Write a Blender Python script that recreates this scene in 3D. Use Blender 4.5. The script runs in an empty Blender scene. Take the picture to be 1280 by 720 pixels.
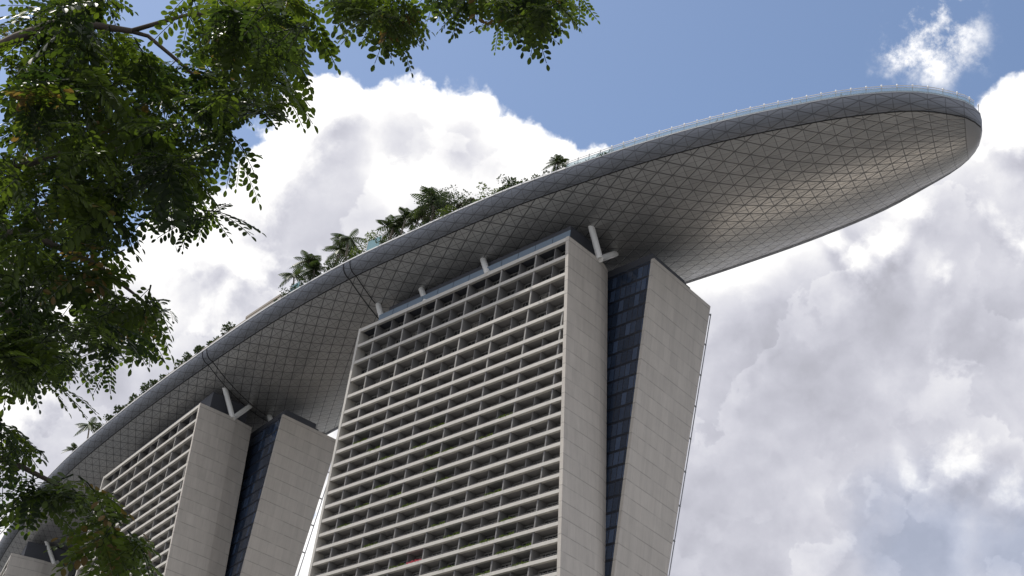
import bpy, bmesh, math, random
import numpy as np
from mathutils import Vector, Matrix
R = math.radians
S = bpy.context.scene
COL = S.collection

# ------------------------------------------------------------------ camera
FPX, ROLL, PITCH, CZ = 2035.0, R(8.7), R(31.0), 1.6
fw = np.array([0, math.cos(PITCH), math.sin(PITCH)])
r0 = np.array([1.0, 0, 0]); u0 = np.cross(r0, fw)
CX = math.cos(ROLL)*r0 + math.sin(ROLL)*u0
CU = -math.sin(ROLL)*r0 + math.cos(ROLL)*u0
CP = np.array([0, 0, CZ])
cam = bpy.data.cameras.new('camera'); co = bpy.data.objects.new('camera', cam); COL.objects.link(co)
m = Matrix.Identity(4)
for i in range(3):
    m[i][0], m[i][1], m[i][2], m[i][3] = CX[i], CU[i], -fw[i], CP[i]
co.matrix_world = m
cam.sensor_width = 36; cam.lens = FPX/1280*36
cam.clip_start = .1; cam.clip_end = 20000
S.camera = co

def ray(px, py):                      # direction seen at a place of the 1280x720 view
    d = fw + (px-640)/FPX*CX - (py-360)/FPX*CU
    return d/np.linalg.norm(d)
def atz(px, py, z):                   # the point of that direction at height z
    d = ray(px, py); return CP + d*((z-CZ)/d[2])
def atd(px, py, dist):
    return CP + ray(px, py)*dist

# ------------------------------------------------------------------ sun, exposure
SUN_AZ = math.atan2(-.93, .36)        # towards the sun, from +Y clockwise
SUN_EL = R(60)
sdir = np.array([math.sin(SUN_AZ)*math.cos(SUN_EL), math.cos(SUN_AZ)*math.cos(SUN_EL), math.sin(SUN_EL)])
sl = bpy.data.lights.new('sun', 'SUN'); sl.energy = 4.0; sl.angle = R(.5); sl.color = (1, .95, .87)
so = bpy.data.objects.new('sun', sl); COL.objects.link(so)
so.rotation_euler = Vector(sdir).to_track_quat('Z', 'Y').to_euler()
S.view_settings.view_transform = 'Standard'; S.view_settings.look = 'None'
S.view_settings.gamma = 1; S.view_settings.exposure = 0.15

# ------------------------------------------------------------------ node helper
class NT:
    def __init__(s, nt): s.nt = nt
    def n(s, t, **kw):
        k = s.nt.nodes.new(t)
        for a, b in kw.items(): setattr(k, a, b)
        return k
    def put(s, sock, v):
        if isinstance(v, bpy.types.NodeSocket): s.nt.links.new(v, sock)
        elif v is not None: sock.default_value = v
    def m(s, op, a, b=None, c=None, clamp=False):
        k = s.n('ShaderNodeMath', operation=op, use_clamp=clamp)
        s.put(k.inputs[0], a)
        if b is not None: s.put(k.inputs[1], b)
        if c is not None: s.put(k.inputs[2], c)
        return k.outputs[0]
    def v(s, op, a, b=None, scale=None):
        k = s.n('ShaderNodeVectorMath', operation=op)
        s.put(k.inputs[0], a)
        if b is not None: s.put(k.inputs[1], b)
        if scale is not None: s.put(k.inputs['Scale'], scale)
        return k.outputs[1] if op in ('DISTANCE', 'LENGTH', 'DOT_PRODUCT') else k.outputs[0]
    def ss(s, x, a, b, o0=0.0, o1=1.0, kind='SMOOTHSTEP'):
        k = s.n('ShaderNodeMapRange', interpolation_type=kind)
        s.put(k.inputs[0], x)
        for i, q in enumerate((a, b, o0, o1)): s.put(k.inputs[i+1], q)
        return k.outputs[0]
    def mix(s, f, a, b, mode='MIX'):
        k = s.n('ShaderNodeMix', data_type='RGBA', blend_type=mode)
        s.put(k.inputs[0], f)
        s.put(k.inputs[6], a if isinstance(a, bpy.types.NodeSocket) else (*a, 1))
        s.put(k.inputs[7], b if isinstance(b, bpy.types.NodeSocket) else (*b, 1))
        return k.outputs[2]
    def noise(s, vec, scale, detail=4, rough=.55):
        k = s.n('ShaderNodeTexNoise'); s.put(k.inputs['Vector'], vec)
        k.inputs['Scale'].default_value = scale; k.inputs['Detail'].default_value = detail
        k.inputs['Roughness'].default_value = rough
        return k.outputs[0], k.outputs[1]
    def voro(s, vec, scale, feature='SMOOTH_F1', smooth=.35):
        k = s.n('ShaderNodeTexVoronoi', feature=feature); s.put(k.inputs['Vector'], vec)
        k.inputs['Scale'].default_value = scale
        if feature == 'SMOOTH_F1': k.inputs['Smoothness'].default_value = smooth
        return k.outputs[0]

# ------------------------------------------------------------------ sky: Nishita and cumulus clouds at infinity
W = bpy.data.worlds.new('World'); S.world = W; W.use_nodes = True
W.node_tree.nodes.clear(); T = NT(W.node_tree)
PX = 1/FPX
CLOUD = [(415,180,95),(500,170,88),(565,172,80),(612,195,72),(690,212,52),(735,203,36),(400,310,150),(290,360,110),
  (550,310,130),(660,300,100),(240,330,80),(160,390,90),(90,490,130),(250,480,130),(30,570,120),(10,420,90),(110,620,140),(330,440,150),
  (430,540,120),(1252,158,50),(1222,160,32),(1285,190,92),(1190,270,120),(1090,340,120),(1000,400,130),(900,440,120),(860,560,180),
  (1000,560,180),(1150,450,170),(1270,350,160),(1250,550,170),(1080,690,170),(900,700,170),(1290,720,140),(1400,400,250),(640,800,300),
  (-150,500,200),(-350,300,160),(1650,250,300),(300,1100,400),(1300,1100,400),(-700,700,400),(1900,800,500),(-900,-500,500),(900,-1100,420),(2000,-700,420)]
LIGHT = [(430,115,50),(520,112,40),(590,120,36),(640,160,40),(705,178,40),(310,345,50),(245,325,55),(360,170,60),(335,235,48),(280,385,40),
  (1245,130,46),(1280,160,50),(1045,305,24),(1070,325,30),(1105,305,36),(1140,262,36),(1175,325,26),(925,338,24),(1195,588,42),(1145,598,28),
  (30,505,50),(420,540,40),(1022,553,14),(1255,612,30),(1262,300,26),(1225,250,22)]
DARK = [(1030,470,90),(1150,665,90),(1255,690,70),(1120,400,75),(900,640,120),(960,420,60),(1080,285,30),(1230,420,70),(250,620,120),(160,460,60)]
def cloud_group():
    g = bpy.data.node_groups.new('cloud_height', 'ShaderNodeTree')
    g.interface.new_socket('Vector', in_out='INPUT', socket_type='NodeSocketVector')
    g.interface.new_socket('Shape', in_out='OUTPUT', socket_type='NodeSocketFloat')
    g.interface.new_socket('Height', in_out='OUTPUT', socket_type='NodeSocketFloat')
    g.interface.new_socket('Front', in_out='OUTPUT', socket_type='NodeSocketFloat')
    t = NT(g); gi = t.n('NodeGroupInput'); go = t.n('NodeGroupOutput'); v0 = gi.outputs[0]
    nc = t.noise(v0, 22, 5, .6)[1]
    w = t.v('ADD', v0, t.v('SCALE', t.v('SUBTRACT', nc, (.5, .5, .5)), scale=.034))
    nc2 = t.noise(v0, 90, 3, .6)[1]
    w2 = t.v('ADD', w, t.v('SCALE', t.v('SUBTRACT', nc2, (.5, .5, .5)), scale=.008))
    sd = None
    for px, py, r in CLOUD:
        d = t.m('SUBTRACT', r*PX, t.v('DISTANCE', w, tuple(ray(px, py))))
        sd = d if sd is None else t.m('SMOOTH_MAX', sd, d, .006)
    far = t.m('MULTIPLY_ADD', t.noise(v0, 2.2, 5, .6)[0], .5, -.225)      # cloud elsewhere in the sky
    near = t.v('DISTANCE', v0, tuple(ray(640, 330)))
    far = t.m('SUBTRACT', far, t.ss(near, .52, .36, 0, .6))
    sd = t.m('MAXIMUM', sd, far)
    b1 = t.m('SUBTRACT', .45, t.voro(w2, 24, 'F1')); b2 = t.m('SUBTRACT', .45, t.voro(w2, 64, 'F1'))
    n1 = t.m('SUBTRACT', t.noise(w, 75, 7, .60)[0], .5)
    bumps = t.m('ADD', t.m('ADD', t.m('MULTIPLY', b1, .012), t.m('MULTIPLY', b2, .007)), t.m('MULTIPLY', n1, .012))
    shape = t.m('ADD', sd, bumps)
    front = None                                                             # nearer heaps in front of the grey sheet
    for px, py, r in LIGHT:
        d = t.m('SUBTRACT', r*PX, t.v('DISTANCE', w, tuple(ray(px, py))))
        front = d if front is None else t.m('SMOOTH_MAX', front, d, .006)
    front = t.m('ADD', front, t.m('MULTIPLY', bumps, 1.35))
    hgt = t.m('ADD', t.m('MINIMUM', t.m('MAXIMUM', sd, -.01), .04), t.m('ADD', bumps, t.m('MINIMUM', t.m('MAXIMUM', front, 0.0), .02)))
    for k, q in enumerate((shape, hgt, front)): g.links.new(q, go.inputs[k])
    return g
CG = cloud_group()
tc = T.n('ShaderNodeTexCoord'); dirv = T.v('NORMALIZE', tc.outputs['Generated'])
def cloud(vec):
    k = T.n('ShaderNodeGroup'); k.node_tree = CG; T.put(k.inputs[0], vec); return k.outputs[0], k.outputs[1], k.outputs[2]
sky = T.n('ShaderNodeTexSky', sky_type='NISHITA', sun_disc=False, sun_elevation=SUN_EL, sun_rotation=SUN_AZ, air_density=1.0, dust_density=1.2, ozone_density=1.7)
vd = ray(640, 360); toward = sdir - vd*float(sdir@vd); toward /= np.linalg.norm(toward)
light_to = toward*.75 + CU*.65; light_to /= np.linalg.norm(light_to)
sh, h0, front = cloud(dirv); _, h1, _2 = cloud(T.v('ADD', dirv, tuple(light_to*.011)))
emb = T.m('SUBTRACT', h0, h1)
def field(lst, vec):
    s = None
    for px, py, r in lst:
        d = T.ss(T.v('DISTANCE', vec, tuple(ray(px, py))), r*PX*1.25, r*PX*.15)
        s = d if s is None else T.m('MAXIMUM', s, d)
    return s
wc = T.noise(dirv, 30, 5, .6)[1]
wv = T.v('ADD', dirv, T.v('SCALE', T.v('SUBTRACT', wc, (.5, .5, .5)), scale=.05))
fd = field(DARK, wv)
soft = T.m('SUBTRACT', T.noise(wv, 9, 3, .5)[0], .5)
fa = T.ss(front, -.003, .020)
core = T.ss(sh, .004, .040)
br = T.m('ADD', .63, T.m('MULTIPLY', soft, .20))
for off, sc_, am in (((3.1, .7, 1.9), 7.0, .12), ((9.3, 4.1, 2.2), 12.0, .08)):      # overlapping heaps: crisp sunward edge, fading inwards
    hv = T.v('ADD', T.v('ADD', T.v('SCALE', wv, scale=.55), T.v('SCALE', dirv, scale=.45)), off)
    hn = T.noise(hv, sc_, 7, .50)[0]; hs = T.noise(T.v('ADD', hv, tuple(light_to*.02)), sc_, 2, .5)[0]
    edge = T.m('MULTIPLY', T.ss(hn, .475, .492), T.ss(hn, .49, .60, 1, 0))
    br = T.m('ADD', br, T.m('MULTIPLY', edge, T.ss(T.m('SUBTRACT', hn, hs), -.05, .06, .15*am, am)))
br = T.m('SUBTRACT', br, T.m('MULTIPLY', fd, .11))
br = T.m('SUBTRACT', br, T.m('MULTIPLY', field([(1050,480,330),(1150,650,260),(900,600,200)], wv), .045))
br = T.m('ADD', br, T.m('MULTIPLY', field([(560,220,190),(420,200,160)], wv), .03))
br = T.m('ADD', br, T.m('MULTIPLY', fa, .22))
br = T.m('ADD', br, T.m('MULTIPLY', T.m('SUBTRACT', 1.0, core), .42))
br = T.m('ADD', br, T.m('MULTIPLY', emb, T.m('MULTIPLY_ADD', fa, 8.0, 6.0)))
br = T.m('MINIMUM', T.m('MAXIMUM', br, .46), 1.12)
ccol = T.mix(T.ss(br, .5, 1.0), (.925, .93, 1.05), (1.0, .99, .985))
ccol = T.v('SCALE', ccol, scale=br)
mask = T.ss(sh, -.0015, .0055)
thin = T.m('MULTIPLY', field([(1160,680,110),(1270,690,90)], wv), .30)
mask = T.m('SUBTRACT', mask, thin, clamp=True)
wn = T.ss(T.noise(dirv, 34, 8, .68)[0], .42, .66)
wisp = T.m('MULTIPLY', T.m('MULTIPLY', field([(1155,55,62),(1180,10,55),(1200,60,45),(1120,75,35)], wv), wn), 1.1, clamp=True)
mask = T.m('MAXIMUM', mask, wisp)
bg1 = T.n('ShaderNodeBackground'); T.put(bg1.inputs[0], sky.outputs[0]); bg1.inputs[1].default_value = .135
bg2 = T.n('ShaderNodeBackground'); T.put(bg2.inputs[0], ccol); bg2.inputs[1].default_value = 1.0
mx = T.n('ShaderNodeMixShader'); T.put(mx.inputs[0], mask)
T.nt.links.new(bg1.outputs[0], mx.inputs[1]); T.nt.links.new(bg2.outputs[0], mx.inputs[2])
wo = T.n('ShaderNodeOutputWorld'); T.nt.links.new(mx.outputs[0], wo.inputs[0])
W.cycles.sampling_method = 'MANUAL'; W.cycles.sample_map_resolution = 1024

# ------------------------------------------------------------------ materials
def mat(name, col=(.5, .5, .5), rough=.6, metal=0.0, build=None, spec=None):
    k = bpy.data.materials.new(name); k.use_nodes = True
    t = NT(k.node_tree); b = k.node_tree.nodes['Principled BSDF']
    b.inputs['Base Color'].default_value = (*col, 1); b.inputs['Roughness'].default_value = rough; b.inputs['Metallic'].default_value = metal
    if spec is not None: b.inputs['Specular IOR Level'].default_value = spec
    if build: build(t, b)
    return k
def obj_xyz(t):
    c = t.n('ShaderNodeTexCoord'); s = t.n('ShaderNodeSeparateXYZ'); t.put(s.inputs[0], c.outputs['Object'])
    return c.outputs['Object'], s.outputs
def fr_line(t, x, width):             # 1 on a thin line at every whole number of x (width in units of x)
    f = t.m('FRACT', x); d = t.m('MINIMUM', f, t.m('SUBTRACT', 1.0, f))
    return t.ss(d, width*.5, width*.5+.02, 1, 0, 'LINEAR')
def mottled(col, amt=.18, scale=.25, streak=True):
    def f(t, b):
        o, xyz = obj_xyz(t)
        n = t.noise(o, scale, 6, .6)[0]
        v = t.m('MULTIPLY_ADD', t.m('SUBTRACT', n, .5), amt*2, 1.0)
        if streak:
            q = t.v('MULTIPLY', o, (1.3, 1.3, .06)); s = t.noise(q, 1.0, 4, .6)[0]
            v = t.m('MULTIPLY', v, t.m('MULTIPLY_ADD', t.m('SUBTRACT', s, .5), amt*1.6, 1.0))
        t.put(b.inputs['Base Color'], t.v('SCALE', col, scale=v))
    return f
M = {}
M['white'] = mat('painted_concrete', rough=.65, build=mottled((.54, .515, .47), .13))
M['wall'] = mat('balcony_wall', rough=.8, build=mottled((.21, .205, .205), .15))  # darkened for recess shade; front edges carry a lighter copy
def stone(t, b):
    o, xyz = obj_xyz(t)
    zz = t.m('DIVIDE', t.m('ADD', xyz[2], .6), 3.45)
    row = t.m('FLOOR', zz)
    along = t.m('ADD', t.m('MULTIPLY', xyz[0], .69), t.m('MULTIPLY', xyz[1], .72))
    colu = t.m('ADD', t.m('DIVIDE', along, 2.4), t.m('MULTIPLY', row, .37))
    lz = fr_line(t, zz, .045); ls = t.m('MULTIPLY', fr_line(t, colu, .03), .35)
    brk = t.ss(t.noise(t.v('MULTIPLY', o, (.25, .25, .9)), 1.0, 3, .6)[0], .36, .56, .25, 1.0)
    wn = t.n('ShaderNodeTexWhiteNoise', noise_dimensions='2D'); cv = t.n('ShaderNodeCombineXYZ')
    t.put(cv.inputs[0], t.m('FLOOR', colu)); t.put(cv.inputs[1], row); t.put(wn.inputs['Vector'], cv.outputs[0])
    n = t.noise(o, .35, 6, .65)[0]; st = t.noise(t.v('MULTIPLY', o, (.9, .9, .05)), 1.0, 4, .6)[0]
    v = t.m('ADD', t.m('MULTIPLY_ADD', n, .22, .80), t.m('MULTIPLY', wn.outputs[0], .09))
    v = t.m('ADD', v, t.m('MULTIPLY', t.m('SUBTRACT', st, .5), .30))
    v = t.m('MULTIPLY', v, t.m('SUBTRACT', 1.0, t.m('MULTIPLY', t.m('MULTIPLY', t.m('MAXIMUM', lz, ls), brk), .33)))
    t.put(b.inputs['Base Color'], t.v('SCALE', (.50, .462, .415), scale=v))
M['stone'] = mat('stone_panels', rough=.62, build=stone)
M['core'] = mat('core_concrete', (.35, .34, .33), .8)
M['sunlit_edge'] = mat('sunlit_edge_tone', rough=.7, build=mottled((.31, .30, .285), .15))  # sunlight on the party wall edges, put into a lighter colour
M['shaded_soffit'] = mat('soffit_shade_tone', rough=.8, build=mottled((.26, .25, .245), .15))  # shade of the balcony recess put into the slab colour
M['roof'] = mat('roof_plant', (.055, .058, .07), .7)
M['column'] = mat('column_paint', rough=.5, build=mottled((.74, .73, .70), .08, .6))
def glassdark(t, b):
    o, xyz = obj_xyz(t)
    n = t.n('ShaderNodeTexWhiteNoise', noise_dimensions='3D')
    t.put(n.inputs['Vector'], t.v('FLOOR', t.v('SCALE', o, scale=.37)))
    oi = t.n('ShaderNodeObjectInfo'); rr = t.m('FRACT', t.m('ADD', n.outputs[0], oi.outputs['Random']))
    c = t.mix(rr, (.025, .027, .03), (.11, .11, .112))
    t.put(b.inputs['Base Color'], t.mix(t.ss(rr, .74, .78), c, (.30, .285, .26)))          # drawn curtains behind some panes
M['pane'] = mat('window_glass', rough=.12, spec=.5, build=glassdark)
M['frame'] = mat('window_frame', (.34, .33, .32), .5, .2)
M['rail'] = mat('balcony_rail', (.16, .155, .15), .5, .3)
def curtain(t, b):
    uv = t.n('ShaderNodeUVMap'); s = t.n('ShaderNodeSeparateXYZ'); t.put(s.inputs[0], uv.outputs[0])
    fz = t.m('DIVIDE', s.outputs[1], 3.45); fx = t.m('DIVIDE', s.outputs[0], 1.5)
    cv = t.n('ShaderNodeCombineXYZ'); t.put(cv.inputs[0], t.m('FLOOR', fx)); t.put(cv.inputs[1], t.m('FLOOR', fz))
    wn = t.n('ShaderNodeTexWhiteNoise', noise_dimensions='2D'); t.put(wn.inputs['Vector'], cv.outputs[0])
    tone = t.ss(t.m('POWER', wn.outputs[0], 2.0), 0, 1, .65, 1.5)
    c = t.v('SCALE', (.040, .058, .098), scale=tone)
    band = t.ss(t.m('FRACT', fz), .80, .84)
    c = t.mix(band, c, (.010, .013, .022))
    c = t.mix(fr_line(t, fx, .10), c, (.014, .018, .030))
    t.put(b.inputs['Base Color'], c); t.put(b.inputs['Roughness'], t.ss(band, 0, 1, .10, .5))
    bm_ = t.n('ShaderNodeBump'); bm_.inputs['Strength'].default_value = .15
    t.put(bm_.inputs['Height'], wn.outputs[0]); t.nt.links.new(bm_.outputs[0], b.inputs['Normal'])
M['curtain'] = mat('curtain_glass', rough=.1, build=curtain, spec=.5)
M['parapet'] = mat('parapet_glass', (.075, .125, .18), .3, .0)
def hullmat(kind):
    def f(t, b):
        uv = t.n('ShaderNodeUVMap'); s = t.n('ShaderNodeSeparateXYZ'); t.put(s.inputs[0], uv.outputs[0])
        a = t.m('DIVIDE', s.outputs[0], 5.9); c = t.m('DIVIDE', s.outputs[1], 3.2 if kind == 'belly' else 2.9)
        p, q = t.m('ADD', a, c), t.m('SUBTRACT', a, c)
        cv = t.n('ShaderNodeCombineXYZ'); t.put(cv.inputs[0], t.m('FLOOR', p)); t.put(cv.inputs[1], t.m('FLOOR', q))
        t.put(cv.inputs[2], t.m('ADD', t.m('FLOOR', t.m('MULTIPLY', a, 2)), t.m('MULTIPLY', t.m('FLOOR', t.m('MULTIPLY', c, 2)), 7.3)))
        wn = t.n('ShaderNodeTexWhiteNoise', noise_dimensions='3D'); t.put(wn.inputs['Vector'], cv.outputs[0])
        lw_ = .062 if kind == 'belly' else .060
        main = t.m('MAXIMUM', fr_line(t, p, lw_), fr_line(t, q, lw_))
        thin = t.m('MAXIMUM', fr_line(t, t.m('MULTIPLY', a, 2), .040), fr_line(t, t.m('MULTIPLY', c, 2), .050))
        ln = t.m('MULTIPLY', t.m('MAXIMUM', t.m('MULTIPLY', main, .80), t.m('MULTIPLY', thin, .55)), 1.0 if kind == 'belly' else .8, clamp=True)
        o = t.n('ShaderNodeTexCoord').outputs['Object']
        n = t.noise(o, .12, 5, .6)[0]
        v = t.m('ADD', t.m('MULTIPLY_ADD', wn.outputs[0], .12, .86), t.m('MULTIPLY', t.m('SUBTRACT', n, .5), .30))
        base = (.43, .425, .42) if kind == 'belly' else (.225, .24, .275)
        colr = t.v('SCALE', base, scale=v)
        t.put(b.inputs['Base Color'], t.mix(ln, colr, (.03, .03, .033)))
        t.put(b.inputs['Roughness'], t.m('MULTIPLY_ADD', wn.outputs[0], .14, .30 if kind == 'belly' else .48))
        t.put(b.inputs['Metallic'], t.m('MULTIPLY', t.m('SUBTRACT', 1.0, ln), .55 if kind == 'belly' else .12))
        sp = t.n('ShaderNodeBump'); sp.inputs['Strength'].default_value = .35; sp.inputs['Distance'].default_value = .25
        t.put(sp.inputs['Height'], t.m('SUBTRACT', t.m('MULTIPLY', wn.outputs[0], .25), ln)); t.nt.links.new(sp.outputs[0], b.inputs['Normal'])
    return f
M['belly'] = mat('belly_panels', build=hullmat('belly'))
M['fascia'] = mat('edge_panels', build=hullmat('fascia'))
M['capmetal'] = mat('cap_metal', (.36, .355, .36), .45, .5)
M['seam'] = mat('seam_gap', (.02, .02, .022), .7)
M['coping'] = mat('coping_metal', (.70, .70, .70), .45, .2)
M['deck'] = mat('deck_timber', (.30, .25, .20), .7)
M['lamp'] = mat('lamp_globe', (.85, .85, .84), .35)
M['post'] = mat('post_metal', (.30, .31, .33), .4, .6)
def railglass(t, b):
    b.inputs['Transmission Weight'].default_value = 0
    tr = t.n('ShaderNodeBsdfTransparent'); tr.inputs[0].default_value = (.86, .91, .93, 1)
    mixs = t.n('ShaderNodeMixShader'); mixs.inputs[0].default_value = .30
    out = t.nt.nodes['Material Output']
    t.nt.links.new(tr.outputs[0], mixs.inputs[1]); t.nt.links.new(b.outputs[0], mixs.inputs[2]); t.nt.links.new(mixs.outputs[0], out.inputs[0])
M['screenglass'] = mat('screen_glass', (.16, .30, .34), .2, .0)
M['railglass'] = mat('rail_glass', (.55, .66, .70), .08, .0, railglass)
M['beige'] = mat('pavilion_beige', rough=.7, build=mottled((.30, .265, .225), .12))
M['darkwood'] = mat('dark_timber', (.07, .055, .05), .7)
M['trunk'] = mat('bark', rough=.9, build=mottled((.085, .068, .055), .4, 9, False))
M['ptrunk'] = mat('palm_bark', (.26, .23, .20), .9)
def leafmat(c1, c2, c3, trans=.35):
    def f(t, b):
        a = t.n('ShaderNodeAttribute', attribute_name='tone')
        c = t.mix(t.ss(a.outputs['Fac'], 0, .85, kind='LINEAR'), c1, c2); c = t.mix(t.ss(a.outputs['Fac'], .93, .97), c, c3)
        t.put(b.inputs['Base Color'], c)
        tl = t.n('ShaderNodeBsdfTranslucent'); t.put(tl.inputs[0], t.v('MULTIPLY', c, (1.7, 1.75, .8)))
        mixs = t.n('ShaderNodeMixShader'); mixs.inputs[0].default_value = trans; out = t.nt.nodes['Material Output']
        t.nt.links.new(b.outputs[0], mixs.inputs[1]); t.nt.links.new(tl.outputs[0], mixs.inputs[2]); t.nt.links.new(mixs.outputs[0], out.inputs[0])
    return f
M['leaf'] = mat('tree_leaves', rough=.42, build=leafmat((.018, .034, .010), (.080, .115, .018), (.14, .09, .04), .42))
M['dark_leaf'] = mat('roof_leaves', rough=.5, build=leafmat((.022, .040, .018), (.055, .080, .030), (.10, .09, .04), .2))
M['lime_leaf'] = mat('roof_leaves_light', rough=.5, build=leafmat((.045, .075, .018), (.11, .15, .03), (.14, .13, .05), .25))
M['pink_leaf'] = mat('pink_flowers', rough=.6, build=leafmat((.45, .06, .13), (.55, .10, .18), (.10, .12, .03), .2))
M['dullpink_leaf'] = mat('dull_flowers', rough=.6, build=leafmat((.28, .05, .08), (.16, .09, .06), (.10, .12, .03), .2))
def groundmat(t, b):
    o, xyz = obj_xyz(t)
    n = t.noise(o, .012, 6, .6)[0]; n2 = t.noise(o, .15, 5, .6)[0]
    c = t.mix(t.ss(n, .42, .58), (.04, .05, .055), (.095, .10, .11))
    c = t.mix(t.m('MULTIPLY', n2, .35), c, (.14, .135, .13))
    t.put(b.inputs['Base Color'], c)
M['ground'] = mat('ground_paving', rough=.85, build=groundmat)
M['cloth'] = mat('clothing_dark', (.05, .05, .07), .9); M['cloth_red'] = mat('clothing_red', (.25, .05, .05), .9); M['cloth_pale'] = mat('clothing_pale', (.55, .55, .58), .9)
M['skin'] = mat('skin', (.38, .24, .17), .6); M['hair'] = mat('hair', (.015, .012, .010), .6)

# ------------------------------------------------------------------ mesh helpers
def unit(v): return v/(np.linalg.norm(v)+1e-9)
class MB:
    def __init__(s): s.v = []; s.f = []; s.uv = None
    def add(s, vs, fs):
        n = len(s.v); s.v += [tuple(map(float, p)) for p in vs]; s.f += [tuple(n+i for i in q) for q in fs]; return s
    def hexa(s, p):                    # 8 corners: bottom 4 counter-clockwise, top 4
        return s.add(p, [(3,2,1,0),(4,5,6,7),(0,1,5,4),(1,2,6,5),(2,3,7,6),(3,0,4,7)])
    def box(s, x0, x1, y0, y1, z0, z1):
        return s.hexa([(x0,y0,z0),(x1,y0,z0),(x1,y1,z0),(x0,y1,z0),(x0,y0,z1),(x1,y0,z1),(x1,y1,z1),(x0,y1,z1)])
    def tube(s, pts, rad, n=8, cap=True):
        pts = [np.array(p, float) for p in pts]; rad = rad if hasattr(rad, '__len__') else [rad]*len(pts)
        b = len(s.v)
        for i, p in enumerate(pts):
            d = pts[min(i+1, len(pts)-1)]-pts[max(i-1, 0)]; d /= np.linalg.norm(d)+1e-9
            a = np.cross(d, [0, 0, 1.0] if abs(d[2]) < .9 else [1.0, 0, 0]); a /= np.linalg.norm(a); c = np.cross(d, a)
            for k in range(n):
                th = 2*math.pi*k/n; s.v.append(tuple(p+rad[i]*(math.cos(th)*a+math.sin(th)*c)))
        for i in range(len(pts)-1):
            for k in range(n):
                s.f.append((b+i*n+k, b+i*n+(k+1) % n, b+(i+1)*n+(k+1) % n, b+(i+1)*n+k))
        if cap:
            s.f.append(tuple(b+k for k in range(n))[::-1]); s.f.append(tuple(b+(len(pts)-1)*n+k for k in range(n)))
        return s
    def loft(s, secs, closed=True, caps=True):
        b = len(s.v); n = len(secs[0])
        for q in secs: s.v += [tuple(map(float, p)) for p in q]
        for i in range(len(secs)-1):
            for k in range(n if closed else n-1):
                s.f.append((b+i*n+k, b+i*n+(k+1) % n, b+(i+1)*n+(k+1) % n, b+(i+1)*n+k))
        if caps and closed:
            s.f.append(tuple(b+k for k in range(n))[::-1]); s.f.append(tuple(b+(len(secs)-1)*n+k for k in range(n)))
        return s
    def mesh(s, name, mt, smooth=False, uv=None, tone=None):
        me = bpy.data.meshes.new(name); me.from_pydata(s.v, [], s.f); me.materials.append(mt)
        if smooth: me.polygons.foreach_set('use_smooth', [True]*len(me.polygons))
        if uv is not None:
            l = me.uv_layers.new(name='UVMap'); idx = np.empty(len(me.loops), int); me.loops.foreach_get('vertex_index', idx)
            l.data.foreach_set('uv', np.asarray(uv, np.float32)[idx].ravel())
        if tone is not None:
            at = me.attributes.new('tone', 'FLOAT', 'POINT'); at.data.foreach_set('value', np.asarray(tone, np.float32))
        me.update(); return me
    def build(s, name, mt, parent=None, **kw):
        return link(name, s.mesh(name, mt, **kw), parent)
def link(name, me, parent=None, loc=None):
    o = bpy.data.objects.new(name, me); COL.objects.link(o)
    if parent is not None: o.parent = parent
    if loc is not None: o.location = loc
    return o
def tag(o, label=None, cat=None, group=None, kind=None):
    for k, v in (('label', label), ('category', cat), ('group', group), ('kind', kind)):
        if v: o[k] = v
    return o
def empty(name, loc, label, cat, group=None):
    o = bpy.data.objects.new(name, None); COL.objects.link(o); o.location = loc; o.empty_display_size = 1
    return tag(o, label, cat, group)
def copy_tree(o, parent=None):
    c = o.copy(); COL.objects.link(c)
    if parent is not None: c.parent = parent
    for ch in list(o.children): copy_tree(ch, c)
    return c

# ------------------------------------------------------------------ ground
g = MB().add([(-4000,-4000,0),(4000,-4000,0),(4000,4000,0),(-4000,4000,0)], [(0,1,2,3)]).build('ground', M['ground']); g['kind'] = 'structure'
M['belly_bounce_sheet'] = mat('belly_bounce_pale', rough=.8, build=mottled((.70, .63, .54), .15, .08, False))  # pale sheet added out of view to bounce light onto the bow belly
pz = MB().add([(150+118*math.cos(a*math.pi/24), 500+130*math.sin(a*math.pi/24), .02) for a in range(48)], [tuple(range(48))]).build('belly_bounce_sheet', M['belly_bounce_sheet']); pz['kind'] = 'structure'
M['wall_bounce_sheet'] = mat('wall_bounce_pale', rough=.85, build=mottled((.30, .285, .26), .2, .06, False))  # second unseen sheet, added to bounce light onto the end walls
fc = MB().add([(35+95*math.cos(a*math.pi/24), 150+100*math.sin(a*math.pi/24), .012) for a in range(48)], [tuple(range(48))]).build('wall_bounce_sheet', M['wall_bounce_sheet']); fc['kind'] = 'structure'

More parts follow.
